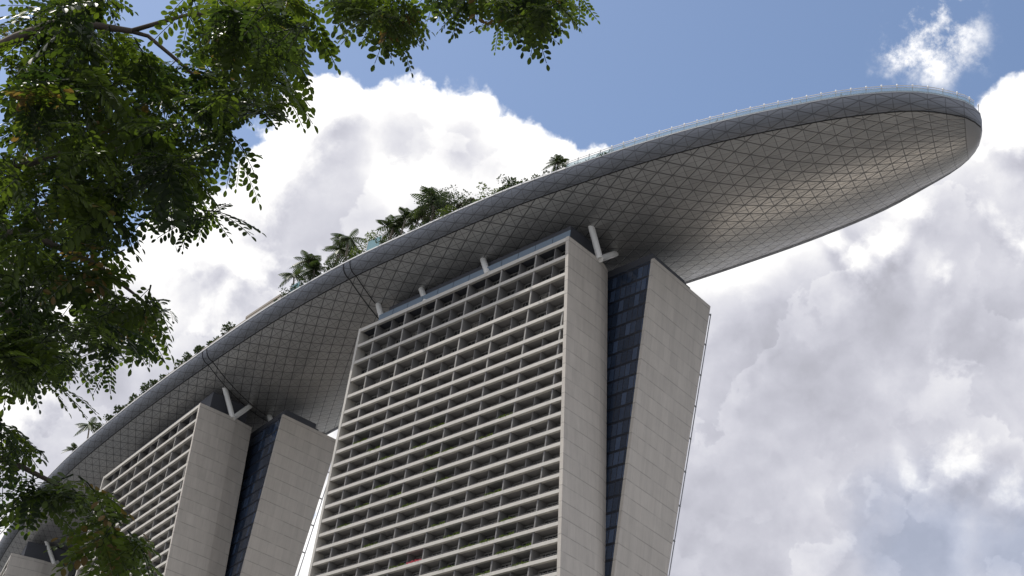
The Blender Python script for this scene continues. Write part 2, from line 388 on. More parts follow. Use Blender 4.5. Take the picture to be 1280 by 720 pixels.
# ------------------------------------------------------------------ the three hotel towers
H = 190.0
ZS = [190, 185.3, 180.7, 176.0, 171.6, 167.4] + [164-3.45*k for k in range(46)]
def vec2(a): return np.array([a[0], a[1], 0.0])
def tower(label, B, tf, te, D, te2, parts, gap_out, w1, w2, flare, vis_rows, n_single, parapet=False):
    root = empty('hotel_tower', (0, 0, 0), label, 'hotel tower')
    B, tf, te, D, te2 = map(vec2, (B, tf, te, D, te2))
    s_end = lambda z: -flare*min(H-z, 100.0)
    P = lambda s, d, z: B + s*tf + d*te + np.array([0, 0, z])
    L = 70.0; REC = 2.5
    # end walls of the facade leg: flat, the rear third bending away
    prof = [(-.35, 0), (9.0, 0), (11.0, .10), (12.6, .45), (w1, 1.15)]
    e = MB(); secs = []
    for z in (0, 90, 125, 160, H+.25):
        se = s_end(z); k = w1/14.4
        secs.append([P(se+b, min(d, d*k) if d > 0 else d, z) for d, b in prof] + [P(se+b+.9, min(d, d*k) if d > 0 else d, z) for d, b in prof[::-1]])
    e.loft(secs).build('end_wall', M['stone'], root)
    MB().loft([[P(L, -.35, z), P(L, w1, z), P(L+.8, w1, z), P(L+.8, -.35, z)][::-1] for z in (0, H+.25)]).build('end_wall', M['white'], root)
    # body of the leg behind the balconies
    c = MB(); secs = []
    for z in (0, 90, H-.02):
        se = s_end(z)+1.6
        secs.append([P(se, REC+.25, z), P(se, w1-.05, z), P(L-.02, w1-.05, z), P(L-.02, REC+.25, z)])
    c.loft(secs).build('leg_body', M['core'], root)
    # slabs with planter fronts, one per storey
    for i, z in enumerate(ZS):
        if z < 4: break
        top = i == 0
        up, dn = (.22, .70) if top else (.36, .40)
        pf = [(-.25, up), (-.25, -dn), (.45, -dn), (.45, up)]
        ps = [(.452, -.05), (.452, -dn+.12), (REC+.24, -dn+.12), (REC+.24, -.05)]
        se = s_end(z)+.88
        sb = MB().loft([[P(se, d, z+q) for d, q in ps], [P(L+.002, d, z+q) for d, q in ps]]).build('balcony_slab', M['roof'] if top else M['shaded_soffit'], root)
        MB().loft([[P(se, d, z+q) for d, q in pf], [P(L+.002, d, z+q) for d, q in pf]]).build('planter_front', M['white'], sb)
    half_in = lambda h: .40 if h < .13 else .02
    # party walls and screens
    for s, half in parts:
        zt = H-.02
        if s < 1.2: zt = min(zt, H-(1.25-s)/flare-.8)
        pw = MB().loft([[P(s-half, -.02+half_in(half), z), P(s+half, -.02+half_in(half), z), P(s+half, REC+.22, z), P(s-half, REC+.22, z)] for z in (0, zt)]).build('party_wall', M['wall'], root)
        if half > .13: MB().loft([[P(s-half-.01, -.06+.1*(half < .15), z), P(s+half+.01, -.06+.1*(half < .15), z), P(s+half+.01, .10, z), P(s-half-.01, .10, z)] for z in (164.2, max(zt-.03, 164.4))]).build('lit_edge_strip', M['sunlit_edge'], pw)  # strip standing for the sunlit front edge, upper storeys only
    # windows at the back of the balconies
    cnt = 0; cache = {}; rest_f, rest_p = MB(), MB()
    def window(wd, ht):
        key = (round(wd, 1), round(ht, 1))
        if key in cache: return cache[key]
        wd, ht = key
        f, p = MB(), MB()
        q = lambda s, d, z: s*tf + d*te + np.array([0, 0, z])
        def bar(s0, s1, z0, z1, d0=REC-.08, d1=REC+.16):
            f.loft([[q(s0, d0, z), q(s1, d0, z), q(s1, d1, z), q(s0, d1, z)] for z in (z0, z1)])
        n = max(2, int(round(wd/1.35)))
        for k in range(n+1): x = k*(wd-.08)/n; bar(x, x+.08, 0, ht)
        bar(.08, wd, ht-.3, ht-.002, REC-.07); bar(.08, wd, 0.002, .1, REC-.07); bar(.08, wd, ht*.33, ht*.33+.07, REC-.07)
        # slim balustrade just inside the planter
        for zr in (.55, .8, 1.05): f.loft([[q(0, .62, z), q(wd, .62, z), q(wd, .66, z), q(0, .66, z)] for z in (zr, zr+.06)])
        p.add([q(0, REC+.1, 0), q(wd, REC+.1, 0), q(wd, REC+.1, ht), q(0, REC+.1, ht)], [(0, 1, 2, 3)])
        cache[key] = (f, p, f.mesh('window', M['frame']), p.mesh('pane', M['pane'])); return cache[key]
    for i in range(min(vis_rows, len(ZS)-1)):
        zt, zb = ZS[i]-.5, ZS[i+1]+.02
        if i == 0: zt = ZS[0]-.75
        se = s_end(zb)+1.0
        st = [(s, h) for s, h in parts if s-h > se+.6 and (s > 1.2 or zt < H-(1.25-s)/flare-.8)]
        ed = [(se, 0.0)] + sorted(st) + [(L, .0)]
        for (a, ha), (b, hb) in zip(ed[:-1], ed[1:]):
            x0, x1 = a+ha+.03, b-hb-.03
            if x1-x0 < .8: continue
            f, p, fm, pm = window(x1-x0, zt-zb-.04)
            at = B + x0*tf + np.array([0, 0, zb+.02])
            if cnt < n_single:
                w = link('window', fm, root, at); link('pane', pm, w); cnt += 1
            else:
                rest_f.add([np.array(v)+at for v in f.v], f.f); rest_p.add([np.array(v)+at for v in p.v], p.f)
    if rest_f.v:
        w = tag(rest_f.build('window', M['frame'], root), kind='stuff'); tag(rest_p.build('pane', M['pane'], w), kind='stuff')
    # rear leg: stone end wall, glass towards the gap
    Q = lambda s, d, z: D + s*tf + d*te2 + np.array([0, 0, z])
    dl = lambda z: -.033*min(H-z, 90.0); dr = lambda z: w2-.112*min(H-z, 90.0)
    zz = (0, 100, 140, H+.1)
    MB().loft([[Q(0, dl(z), z), Q(0, dr(z), z), Q(.8, dr(z), z), Q(.8, dl(z), z)] for z in zz]).build('end_wall', M['stone'], root)
    MB().loft([[Q(.82, dl(z)+.3, z), Q(.82, dr(z)-.3, z), Q(L, dr(z)-.3, z), Q(L, dl(z)+.3, z)] for z in (0, 100, H-.05)]).build('leg_body', M['core'], root)
    cw = MB(); uv = []
    for side, off in ((dl, .18), (dr, -.12)):
        n0 = len(cw.v)
        for z in (0, 100, 140, H-.1):
            for s in (.9, L): cw.v.append(tuple(Q(s, side(z)+off, z))); uv.append((s, z))
        for k in range(3): cw.f.append((n0+2*k, n0+2*k+1, n0+2*k+3, n0+2*k+2))
    cw.build('curtain_wall', M['curtain'], root, uv=uv)
    # thin glazed fin with brackets along the outer corner
    fin = MB(); fin.tube([Q(.5, dr(z)+1.1, z) for z in (0, 100, 140, H-1.2)], .13, 6)
    z = H-1.6
    while z > 20:
        fin.tube([Q(.5, dr(z)-.1, z), Q(.5, dr(z)+1.15, z)], .20, 5); z -= 8.1
    fin.build('corner_fin', M['post'], root)
    MB().loft([[P(1.8, REC+.3, z), P(1.8, w1-.3, z), P(L-.3, w1-.3, z), P(L-.3, REC+.3, z)] for z in (H+.0, H+.12)]).build('roof', M['roof'], root)
    MB().loft([[Q(1, .5, z), Q(1, w2-.5, z), Q(L-.5, w2-.5, z), Q(L-.5, .5, z)] for z in (H-.04, H+.06)]).build('roof', M['roof'], root)
    # roof plant rooms, set back, and the glass parapet of the front leg
    MB().loft([[P(4.5, 4.2, z), P(4.5, w1-1, z), P(L-4, w1-1, z), P(L-4, 4.2, z)] for z in (H+.13, H+7.2)]).build('plant_room', M['roof'], root)
    MB().loft([[Q(1.6, 1.2, z), Q(1.6, w2*.62, z), Q(L-4, w2*.62, z), Q(L-4, 1.2, z)] for z in (H+.07, H+2.6)]).build('plant_room', M['roof'], root)
    MB().loft([[Q(.15, .3, z), Q(.15, w2*.64, z), Q(.45, w2*.64, z), Q(.45, .3, z)] for z in (H+.11, H+.55)]).build('roof_upstand', M['roof'], root)
    gp = MB()
    s = 1.0
    while parapet and s < L-6.5:
        gp.loft([[P(s, .9, z), P(s+5.2, .9, z), P(s+5.2, 1.0, z), P(s, 1.0, z)] for z in (H+.2, H+2.9)]); s += 5.36
    if parapet: gp.build('glass_parapet', M['parapet'], root)
    return root, P, Q

parts1 = [(-.9+5.43*i, .18 if i % 2 == 0 else .08) for i in range(13)]
B1 = (10.5, 289.4); TF1 = (-.638, .770)
t1, P1, Q1 = tower('nearest hotel tower with long balcony facade and two stone end walls split by glass',
   B1, TF1, (.714, .700), (29.0, 292.5), (.688, .726), parts1, 0, 14.4, 22.1, .128, 30, 100, True)
parts2 = [(-.2+7.07*i, .18 if i % 2 == 0 else .07) for i in range(10)]
t2, P2, Q2 = tower('middle hotel tower partly behind the nearest one and the leafy branch',
   (-77.9, 398.0), (-.4945, .869), (.820, .573), (-55.6, 396.7), (.793, .609), parts2, 0, 16.6, 18.6, .130, 22, 100)
t3, P3, Q3 = tower('farthest hotel tower of which only the top corner shows at the lower left',
   (-155.8, 539.0), (-.342, .940), (.966, .259), (-128.0, 527.0), (.966, .259), parts2, 0, 20.0, 18.6, .130, 10, 40)

# ------------------------------------------------------------------ sky deck: long curved hull over the towers
ZD = 205.0; ZSM = 202.3
near_pts = [(86.0,250.0),(85.4,247.6),(82.9,245.2),(80.4,244.0),(73.9,243.3),(67.8,244.3),(59.3,247.6),(50.7,252.4),(37.4,261.0),(24.1,271.2),(12.7,281.2),(-2.2,295.2),
  (-11.7,305.2),(-22.8,317.7),(-40.8,338.6),(-59.3,363.6),(-78.8,393.3),(-100.3,428),(-119.2,460.6),(-134.1,488),(-150,521),(-167.5,563),(-182,603),(-194,645),(-203,690),(-208,730),(-209,752)]
far_pts = [(86.0,250.0),(86.6,253.0),(86.3,257.0),(84.6,262.0),(80.6,269),(73.3,280.8),(62,295),(49.2,309.2),(39.6,319.3),(22,338),(0,365),(-20,392),(-41.9,422.6),(-64,458),(-84,494),(-101,529),(-117,568),(-132,610),(-146,655),(-158,700),(-175,735),(-195,752),(-209,752)]
def resample(pts, n, bunch=1.0):
    p = np.array(pts, float)
    # Catmull-Rom dense, then by arc length
    q = np.vstack([2*p[0]-p[1], p, 2*p[-1]-p[-2]]); out = []
    for i in range(1, len(q)-2):
        for t in np.linspace(0, 1, 24, endpoint=False):
            a, b, c, d = q[i-1], q[i], q[i+1], q[i+2]
            out.append(.5*((2*b)+(-a+c)*t+(2*a-5*b+4*c-d)*t*t+(-a+3*b-3*c+d)*t**3))
    out.append(p[-1]); o = np.array(out)
    L = np.r_[0, np.cumsum(np.linalg.norm(np.diff(o, axis=0), axis=1))]
    u = np.linspace(0, 1, n)
    u = np.where(u < .12, .12*(u/.12)**bunch, u)
    x = u*L[-1]
    return np.stack([np.interp(x, L, o[:, 0]), np.interp(x, L, o[:, 1])], 1), x
NS = 170
nN, nL = resample(near_pts, NS, 1.35); nF, fL = resample(far_pts, NS, 1.35)
sky_root = empty('sky_deck', (0, 0, 0), 'long curved boat-shaped deck with latticed grey belly spanning the tower tops', 'roof deck')
wid = np.linalg.norm(nF-nN, axis=1)
cl = (nN+nF)/2; cu = np.r_[0, np.cumsum(np.linalg.norm(np.diff(cl, axis=0), axis=1))]
inset = np.minimum(3.0, wid*.09)
dirs = (nF-nN)/np.maximum(wid, 1e-3)[:, None]
dirs[0] = dirs[1]; dirs[-1] = dirs[-2]
sN = nN+dirs*inset[:, None]; sF = nF.copy(); oF = nF+dirs*np.minimum(2.6, wid*.08)[:, None]
depth = 5.4*np.minimum(1, wid/44)**1.15
BE = 1.9; NQ = 28; bel = MB(); uv = []
for i in range(NS):
    for k in range(NQ+1):
        q = k/NQ; p = sN[i]+(sF[i]-sN[i])*q
        z = ZSM-depth[i]*(1-abs(2*q-1)**BE)-.55*(i == 0)*0
        bel.v.append((p[0], p[1], z)); uv.append((cu[i], (q-.5)*44))
for i in range(NS-1):
    for k in range(NQ):
        a = i*(NQ+1)+k; bel.f.append((a, a+NQ+1, a+NQ+2, a+1))
bel.build('belly', M['belly'], sky_root, smooth=True, uv=uv)
def fascia(E, Sm, flip, wset):
    f = MB(); uv = []; NK = 7
    for i in range(NS):
        for k in range(NK):
            a = k/(NK-1)*math.pi/2
            # quarter ellipse: leaves the deck edge almost upright, curls under to the seam
            w = math.cos(a)**.9; zz = ZD-(ZD-ZSM-.05)*math.sin(a)
            p = Sm[i]+(E[i]-Sm[i])*max(w, 0.0)
            f.v.append((p[0], p[1], zz)); uv.append((cu[i], 5.0*k/(NK-1)))
    for i in range(NS-1):
        for k in range(NK-1):
            a = i*NK+k; q = (a, a+NK, a+NK+1, a+1); f.f.append(q[::-1] if flip else q)
    return f.build('fascia', M['fascia'], sky_root, smooth=True, uv=uv)
fascia(nN, sN-dirs*.10, False, 0); fascia(oF, sF+dirs*.10, True, 0)
# seam: a dark recessed joint between fascia and belly
sm = MB()
for pts in (sN,):
    sm.tube([(p[0], p[1], ZSM+.03) for p in pts[2:-2]], .14, 6)
sm.build('seam', M['seam'], sky_root)
# slanting columns between tower roofs and the hull; each ends in the belly
def belly_z(p):
    i = int(np.argmin(np.linalg.norm(cl-p[:2], axis=1))); best = None
    for k in range(max(0, i-12), min(NS, i+13)):
        a, b = sN[k], sF[k]; q = float((p[:2]-a)@(b-a)/((b-a)@(b-a))); e = np.linalg.norm(a+(b-a)*q-p[:2])
        if best is None or e < best[0]: best = (e, ZSM-depth[k]*(1-abs(2*min(max(q, 0), 1)-1)**BE))
    return best[1]
def column(root, b, t, rad=.72, zb=189.9):
    z = 198.0
    for _ in range(6): z = belly_z(atz(*t, z))
    p0 = atz(*b, zb); p1 = atz(*t, z); d = unit(p1-p0)
    MB().tube([p0, p1+d*.9], rad, 14).build('support_column', M['column'], root, smooth=False)
column(t1, (750, 324), (739.5, 285)); column(t1, (750, 324), (769, 317))
column(t1, (480, 408), (473, 381)); column(t1, (533, 380), (527, 362)); column(t1, (610, 343), (604, 325))
column(t2, (291, 523), (281.5, 487)); column(t2, (291, 523), (312, 508)); column(t2, (342, 536), (336.5, 520))
column(t3, (68, 706), (58.5, 678)); column(t3, (68, 706), (79, 697))

def station(px, py):
    p = atz(px, py, ZD)[:2]; return int(np.argmin(np.linalg.norm(nN-p, axis=1)))
# deck surface and coping
dk = MB(); dk.v = [(p[0], p[1], ZD-.03) for p in nN]+[(p[0], p[1], ZD-.03) for p in oF]
dk.f = [(i, i+1, NS+i+1, NS+i) for i in range(NS-1)]; dk.build('deck', M['deck'], sky_root)
def ring(E, off, z0, z1, th, name, m_, i0=0, i1=NS, parent=None):
    secs = []
    for i in range(i0, i1):
        p = E[i]+dirs[i]*off; q = E[i]+dirs[i]*(off+th)
        secs.append([(p[0], p[1], z0), (q[0], q[1], z0), (q[0], q[1], z1), (p[0], p[1], z1)])
    return MB().loft(secs).build(name, m_, parent or sky_root)
iC = station(702, 213)
ring(nN, -.12, ZD+.0, ZD+.36, .4, 'edge_coping', M['coping'], iC)
ring(nN, -.05, ZD+.0, ZD+.22, .4, 'edge_coping', M['post'], 2, iC+1)
ring(oF, -.28, ZD+.0, ZD+.36, .4, 'edge_coping', M['coping'], 2)
ring(nN, 1.0, ZD-.02, ZD+2.3, .5, 'planter_wall', M['beige'], station(352, 375), station(104, 554))
# stern and bow caps
tip = MB()
secs = []
for i in range(0, 5):
    s_ = []
    for k in range(13):
        q = k/12; p = sN[i]+(sF[i]-sN[i])*q
        s_.append((p[0], p[1], ZSM-depth[i]*(1-abs(2*q-1)**BE)-.06))
    secs.append(s_)
tip.loft(secs, closed=False, caps=False); tip.build('bow_cap', M['capmetal'], sky_root, smooth=True)
# expansion joints: pairs of dark bands across hull at the tower ends
def interp_station(u):
    return [np.array([np.interp(u, cu, A[:, 0]), np.interp(u, cu, A[:, 1])]) for A in (nN, sN, sF)]+[np.interp(u, cu, depth)]
for px, py in ((432, 326.5), (263, 433)):
    i = station(px, py); u0_ = cu[i]
    for du in (0, 2.6):
        n_, s_, f_, d_ = interp_station(u0_+du)
        pts = []
        for a in np.linspace(.05, math.pi/2, 9):
            p = s_+(n_-s_)*(math.cos(a)**.9 if a < 1.57 else 0); o_ = unit(n_-s_)*.05
            pts.append((p[0]+o_[0], p[1]+o_[1], ZD-(ZD-ZSM-.05)*math.sin(a)-.03))
        for k in range(1, 21):
            q = k/20; p = s_+(f_-s_)*q; pts.append((p[0], p[1], ZSM-d_*(1-abs(2*q-1)**BE)-.02))
        MB().tube(pts, .13, 6).build('expansion_joint', M['seam'], sky_root)
# railing: glass, two rails, posts with white lamps
iT = station(690, 216)
ring(nN, .34, ZD+.37, ZD+1.55, .03, 'railing_glass', M['railglass'], 3, iT)
for zz, th in ((2.02, .085), (1.56, .07)):
    MB().tube([tuple(np.r_[nN[i]+dirs[i]*.35, ZD+zz]) for i in range(3, iT)], th, 5).build('handrail', M['coping'], sky_root)
MB().tube([tuple(np.r_[nN[i]+dirs[i]*.9, ZD+1.1]) for i in range(3, iT)], .10, 5).build('inner_rail', M['post'], sky_root)
x = 3.0; posts = []
def along(d):
    p = np.array([np.interp(d, nL, nN[:, 0]), np.interp(d, nL, nN[:, 1])]); q = np.array([np.interp(d+.5, nL, nN[:, 0]), np.interp(d+.5, nL, nN[:, 1])])
    t = (q-p)/(np.linalg.norm(q-p)+1e-9); nrm = np.array([np.interp(d, nL, dirs[:, 0]), np.interp(d, nL, dirs[:, 1])])
    return p, t, nrm/np.linalg.norm(nrm)
pm = MB().box(-.06, .06, -.06, .06, .36, 1.95).box(-.11, .11, -.11, .11, .36, .46).mesh('railing_post', M['post'])
bmh = bmesh.new(); bmesh.ops.create_icosphere(bmh, subdivisions=2, radius=.19)
for v in bmh.verts: v.co.z = v.co.z*1.7+2.15
bmesh.ops.create_cone(bmh, segments=8, radius1=.12, radius2=.16, depth=.2, cap_ends=True, matrix=Matrix.Translation((0, 0, 1.9)))
lm = bpy.data.meshes.new('lamp'); bmh.to_mesh(lm); bmh.free(); lm.materials.append(M['lamp'])
x = 4.0
while x < nL[iT]:
    p, t, nr = along(x); q = p+nr*.42
    o = link('railing_post', pm, sky_root, (q[0], q[1], ZD)); link('lamp', lm, o); x += 2.95

# ------------------------------------------------------------------ foliage makers
rng = np.random.default_rng(7)
def leaf_shape(mb, tone, base, d, side, L, wd, tn, fold=.25):
    """one leaflet: two halves folded along the midrib"""
    up = unit(np.cross(d, side)); b = len(mb.v)
    for a, w in ((0, 0), (.3, .8), (.62, 1), (.88, .6)):
        c = base+d*L*a-up*L*.10*a*a
        if w == 0: mb.v.append(tuple(c)); tone.append(tn); continue
        for sg in (-1, 0, 1): mb.v.append(tuple(c+side*sg*w*wd+up*(abs(sg)*fold*wd*w))); tone.append(tn)
    mb.v.append(tuple(base+d*L-up*L*.1)); tone.append(tn)
    mb.f += [(b, b+1, b+2), (b, b+2, b+3), (b+1, b+4, b+5, b+2), (b+2, b+5, b+6, b+3), (b+4, b+7, b+8, b+5), (b+5, b+8, b+9, b+6), (b+7, b+10, b+8), (b+8, b+10, b+9)]
def compound_leaf(mb, tone, p, d, up, L, pairs, tn, lw=.42):
    d = unit(d); side = unit(np.cross(d, up)); up = unit(np.cross(side, d)); pts = []
    for k in range(pairs+1):
        a = (k+.6)/(pairs+.6); pts.append(p+d*L*a-np.array([0, 0, 1.0])*L*.22*a*a)
    n0 = len(mb.v); mb.tube([p]+pts, .0022, 3, False); tone += [tn*.5]*(len(mb.v)-n0)
    for k, c in enumerate(pts):
        sz = L*lw*.88*(.72+.35*math.sin(math.pi*(k+1)/(pairs+1.5)))*rng.uniform(.85, 1.12)*4.2/max(pairs, 4)
        fwd = unit(pts[k]-(pts[k-1] if k else p))
        for sg in ((-1, 1) if k < pairs else (0,)):
            dd = unit(side*sg*1.0+fwd*(.55 if sg else 1)+up*rng.uniform(-.18, .12)) if sg else fwd
            sd = unit(np.cross(up, dd)+rng.normal(0, .12, 3))
            leaf_shape(mb, tone, c+dd*.006, dd, unit(sd-dd*float(sd@dd)), sz, sz*.27, float(np.clip(tn+rng.normal(0, .06), 0, 1)))

# ------------------------------------------------------------------ deck plants
def palm(name, hgt, spread, nf, seed, leaf='dark_leaf', label='', lean=.1):
    r = np.random.default_rng(seed); root = empty(name, (0, 0, 0), label, 'palm tree', 'palms on the deck')
    a = r.uniform(0, 6.28); top = np.array([math.cos(a)*lean*hgt, math.sin(a)*lean*hgt, hgt])
    pts = [top*np.array([k*k, k*k, k]) for k in np.linspace(0, 1, 6)]
    MB().tube(pts, [.20, .17, .15, .14, .13, .16], 7).build('trunk', M['ptrunk'], root, smooth=True)
    c = MB(); tone = []
    for i in range(nf):
        az = i*2.399+r.uniform(-.3, .3); el = r.uniform(-.35, 1.25); h = np.array([math.cos(az), math.sin(az), 0])
        L = spread*r.uniform(.8, 1.1); d = h*math.cos(el)+np.array([0, 0, math.sin(el)]); side = np.array([-h[1], h[0], 0])
        prev = None
        for k in range(11):
            q = k/10; p = top+d*L*q-np.array([0, 0, 1])*L*.55*q*q*(1.2-.5*math.sin(max(el, 0)))
            if prev is not None:
                tn = r.uniform(0, .8); w = spread*.30*math.sin(math.pi*(.12+.86*q))**.7
                for sg in (-1, 1):
                    b = len(c.v); e = unit(side*sg+unit(p-prev)*.7-np.array([0, 0, .55]))
                    c.v += [tuple(prev), tuple(p), tuple(prev+(p-prev)*.7+e*w), tuple(prev+(p-prev)*.25+e*w*.97)]; tone += [tn]*4
                    c.f.append((b, b+1, b+2, b+3))
            prev = p
    c.build('crown', M[leaf], root, tone=tone); return root
def bush(name, label, cat, group, rx, ry, rz, n, seed, leaf='dark_leaf', stem=0.0, lsz=.32, kind_leaf=None):
    """leaf clumps spread through an uneven volume, over a stem when it is a small tree"""
    r = np.random.default_rng(seed); root = empty(name, (0, 0, 0), label, cat, group)
    cs = [np.array([r.normal(0, .42)*rx, r.normal(0, .42)*ry, stem+rz*(.45+r.uniform(-.3, .42))]) for _ in range(max(4, n//45))]
    s = MB()
    for k, q in enumerate(cs[:5]): s.tube([(q[0]*.1, q[1]*.1, 0), (q[0]*.4, q[1]*.4, stem*.6+.1), tuple(q)], [.09+.02*stem, .06+.01*stem, .02], 5)
    s.build('stem', M['trunk'], root)
    c = MB(); tone = []
    for i in range(n):
        q = cs[i % len(cs)]; v = unit(r.normal(0, 1, 3)); p = q+v*np.array([rx, ry, rz])*.30*r.uniform(.25, 1)**.5
        d = unit(v+r.normal(0, .5, 3)+np.array([0, 0, .2])); sd = unit(np.cross(d, r.normal(0, 1, 3)))
        leaf_shape(c, tone, p, d, sd, lsz*r.uniform(.7, 1.3), lsz*.30, r.uniform(0, .9))
    c.build('foliage', M[kind_leaf or leaf], root, tone=tone); return root
def deck_at(px, py, back):            # a spot on the deck, some metres in from the edge that is seen at (px, py)
    i = station(px, py); d = dirs[i]; p = nN[i]+d*back; return (p[0], p[1], ZD-.03)
protos = [palm('palm_tree', 5.2, 2.7, 15, 1), palm('palm_tree', 6.0, 3.0, 17, 2, lean=.2), palm('palm_tree', 4.0, 2.9, 20, 3)]
plist = [  # px of deck edge below it, inset, proto, scale, rotation, label
  (358,371,3.0,0,.95,.3,'leftmost dark palm of the clump beside the blue glass screen'),
  (378,359,4.0,1,.95,1.9,'tall palm second from the left in the clump above the hull joint'),
  (399,347,4.5,1,1.05,4.0,'tall dark palm in the middle of the clump above the hull joint'),
  (413,338,4.0,0,1.2,.9,'tallest palm at the right end of the clump above the hull joint'),
  (388,353,2.0,2,.8,2.2,'low palm at the front of the clump above the hull joint'),
  (473,311,2.6,2,1.08,.2,'bushy low palm just right of the teal glass screen'),
  (487,304,3.0,0,.98,2.6,'upright palm in the middle of three beside the teal glass screen'),
  (498,299,3.4,1,.88,5.1,'slender palm with thin pale trunk and drooping fronds left of the round tree'),
  (531,284,3.0,2,1.35,1.1,'shaggy palm with spiky top against the round bushy tree'),
  (683,219,2.2,2,.62,3.3,'lone palm on the deck edge right of the low shrubs'),
  (93,562,3.0,0,1.05,.5,'far palm with star-shaped crown near the lower left branch'),
  (72,582,3.0,0,.85,3.5,'smaller far palm at the left end of the visible deck edge')]
used = set()
for px, py, back, pi_, sc, rz, lab in plist:
    o = protos[pi_] if pi_ not in used else copy_tree(protos[pi_]); used.add(pi_)
    o.location = deck_at(px, py, back); o.rotation_euler = (0, 0, rz); o.scale = (sc*1.75,)*3; o['label'] = lab
blist = [  # px, py, inset, (rx, ry, rz), n, leaf, stem, label, kind
  (365,369,2.4,(2.6,2.6,2.4),330,'dark_leaf',.3,'dark shrub at the foot of the leftmost palm','shrub'),
  (385,357,3.2,(3.0,3.0,3.0),420,'dark_leaf',.5,'dense dark shrub between the palms above the hull joint','shrub'),
  (405,344,3.2,(3.0,3.0,3.4),420,'dark_leaf',.6,'tall dark shrub under the tallest palm','shrub'),
  (424,333,3.0,(2.8,2.8,3.0),400,'dark_leaf',.4,'rounded green shrub right of the palm clump','shrub'),
  (437,325,2.6,(2.4,2.4,2.6),360,'lime_leaf',.3,'yellow-green shrub between palm clump and teal screen','shrub'),
  (452,318,4.0,(2.8,2.8,3.6),420,'lime_leaf',2.0,'loose light green tree behind the teal glass screen','small tree'),
  (476,309,2.2,(2.2,2.2,1.7),280,'dark_leaf',.2,'low dark shrub under the bushy palm','shrub'),
  (510,293,2.0,(2.6,2.0,1.1),260,'dark_leaf',.1,'low dark hedge under the slender palm','shrub'),
  (524,287,2.0,(2.4,2.0,1.2),260,'dark_leaf',.1,'low dark hedge left of the round tree','shrub'),
  (538,281,3.4,(3.4,3.4,3.4),560,'dark_leaf',2.6,'round dark bushy tree with broad crown on the deck','small tree'),
  (551,274,2.8,(3.0,3.0,2.8),420,'dark_leaf',2.2,'dark spreading tree joined to the right side of the round tree','small tree'),
  (560,270,2.2,(3.0,2.4,2.0),330,'lime_leaf',.3,'olive shrub below the spreading tree','shrub'),
  (586,257,2.4,(2.6,2.4,2.2),330,'dark_leaf',.4,'rounded shrub right of the dark timber pavilion','shrub'),
  (607,249,2.6,(2.6,2.4,2.3),330,'lime_leaf',.5,'olive shrub with uneven top, left of its twin','shrub'),
  (622,243,2.8,(2.6,2.4,2.5),330,'dark_leaf',.9,'darker shrub right of the uneven olive shrub','shrub'),
  (645,234,2.2,(1.7,1.7,1.5),200,'dark_leaf',.2,'small dark shrub left of the lone palm','shrub'),
  (660,228,2.2,(1.6,1.6,1.2),180,'dark_leaf',.1,'smaller dark shrub next to the lone palm','shrub'),
  (344,381,2.0,(1.4,1.4,1.7),180,'dark_leaf',.2,'small shrub at the right end of the beige pavilion','shrub'),
  (352,376,2.0,(1.5,1.5,2.2),200,'dark_leaf',.3,'thin shrub between beige pavilion and blue glass screen','shrub'),
  (630,240,1.8,(2.6,1.4,1.5),260,'dark_leaf',.1,'low olive-dark hedge between the shrubs and the lone palm','hedge'),
  (672,224,1.8,(2.2,1.4,1.6),240,'dark_leaf',.1,'small dark hedge at the left foot of the lone palm','hedge'),
  (692,216,1.8,(2.4,1.4,1.5),240,'dark_leaf',.1,'small dark hedge at the right foot of the lone palm','hedge'),
  (598,252,1.8,(3.0,1.4,1.5),280,'lime_leaf',.1,'low olive hedge in front of the two uneven shrubs','hedge'),
  (757,196,2.0,(2.8,1.2,1.2),220,'dark_leaf',.1,'last low hedge behind the railing towards the bow','hedge'),
  (715,209,2.4,(3.2,1.4,1.2),240,'dark_leaf',.1,'low dark hedge behind the first railing lamps','hedge'),
  (737,202,2.4,(3.2,1.4,1.1),240,'dark_leaf',.1,'low dark hedge farther along behind the railing','hedge')]
for k, (px, py, back, rr, n, lf, st, lab, kind) in enumerate(blist):
    nm = {'shrub': 'shrub', 'small tree': 'small_tree', 'hedge': 'hedge'}[kind]
    o = bush(nm, lab, kind, 'plants along the deck edge', *[q*(1.65 if kind == 'small tree' else 1.3) for q in rr], int(n*2.2), 40+k, lf, st*1.5, .45)
    o.location = deck_at(px, py, back); i = station(px, py); o.rotation_euler = (0, 0, math.atan2(*(nN[i+1]-nN[i-1])[::-1]))
prow = bush('shrub', 'small rounded shrub in the even row of shrubs along the far deck edge', 'shrub', 'row of small shrubs along the far deck edge', 2.2, 2.2, 2.8, 300, 99, 'dark_leaf', .5, .55)
for k, (px, py) in enumerate([(274,425),(259,435),(243,446),(228,456.5),(214,467),(198,478.5),(186,487),(172,498),(157,510),(144,520.5),(131,531),(118,542)]):
    o = prow if k == 0 else copy_tree(prow)
    o.location = Vector(deck_at(px, py, 1.9))+Vector((0, 0, .6)); o.rotation_euler = (0, 0, k*1.7); sc = rng.uniform(1.1, 1.5); o.scale = (sc, sc, sc*rng.uniform(.85, 1.2))

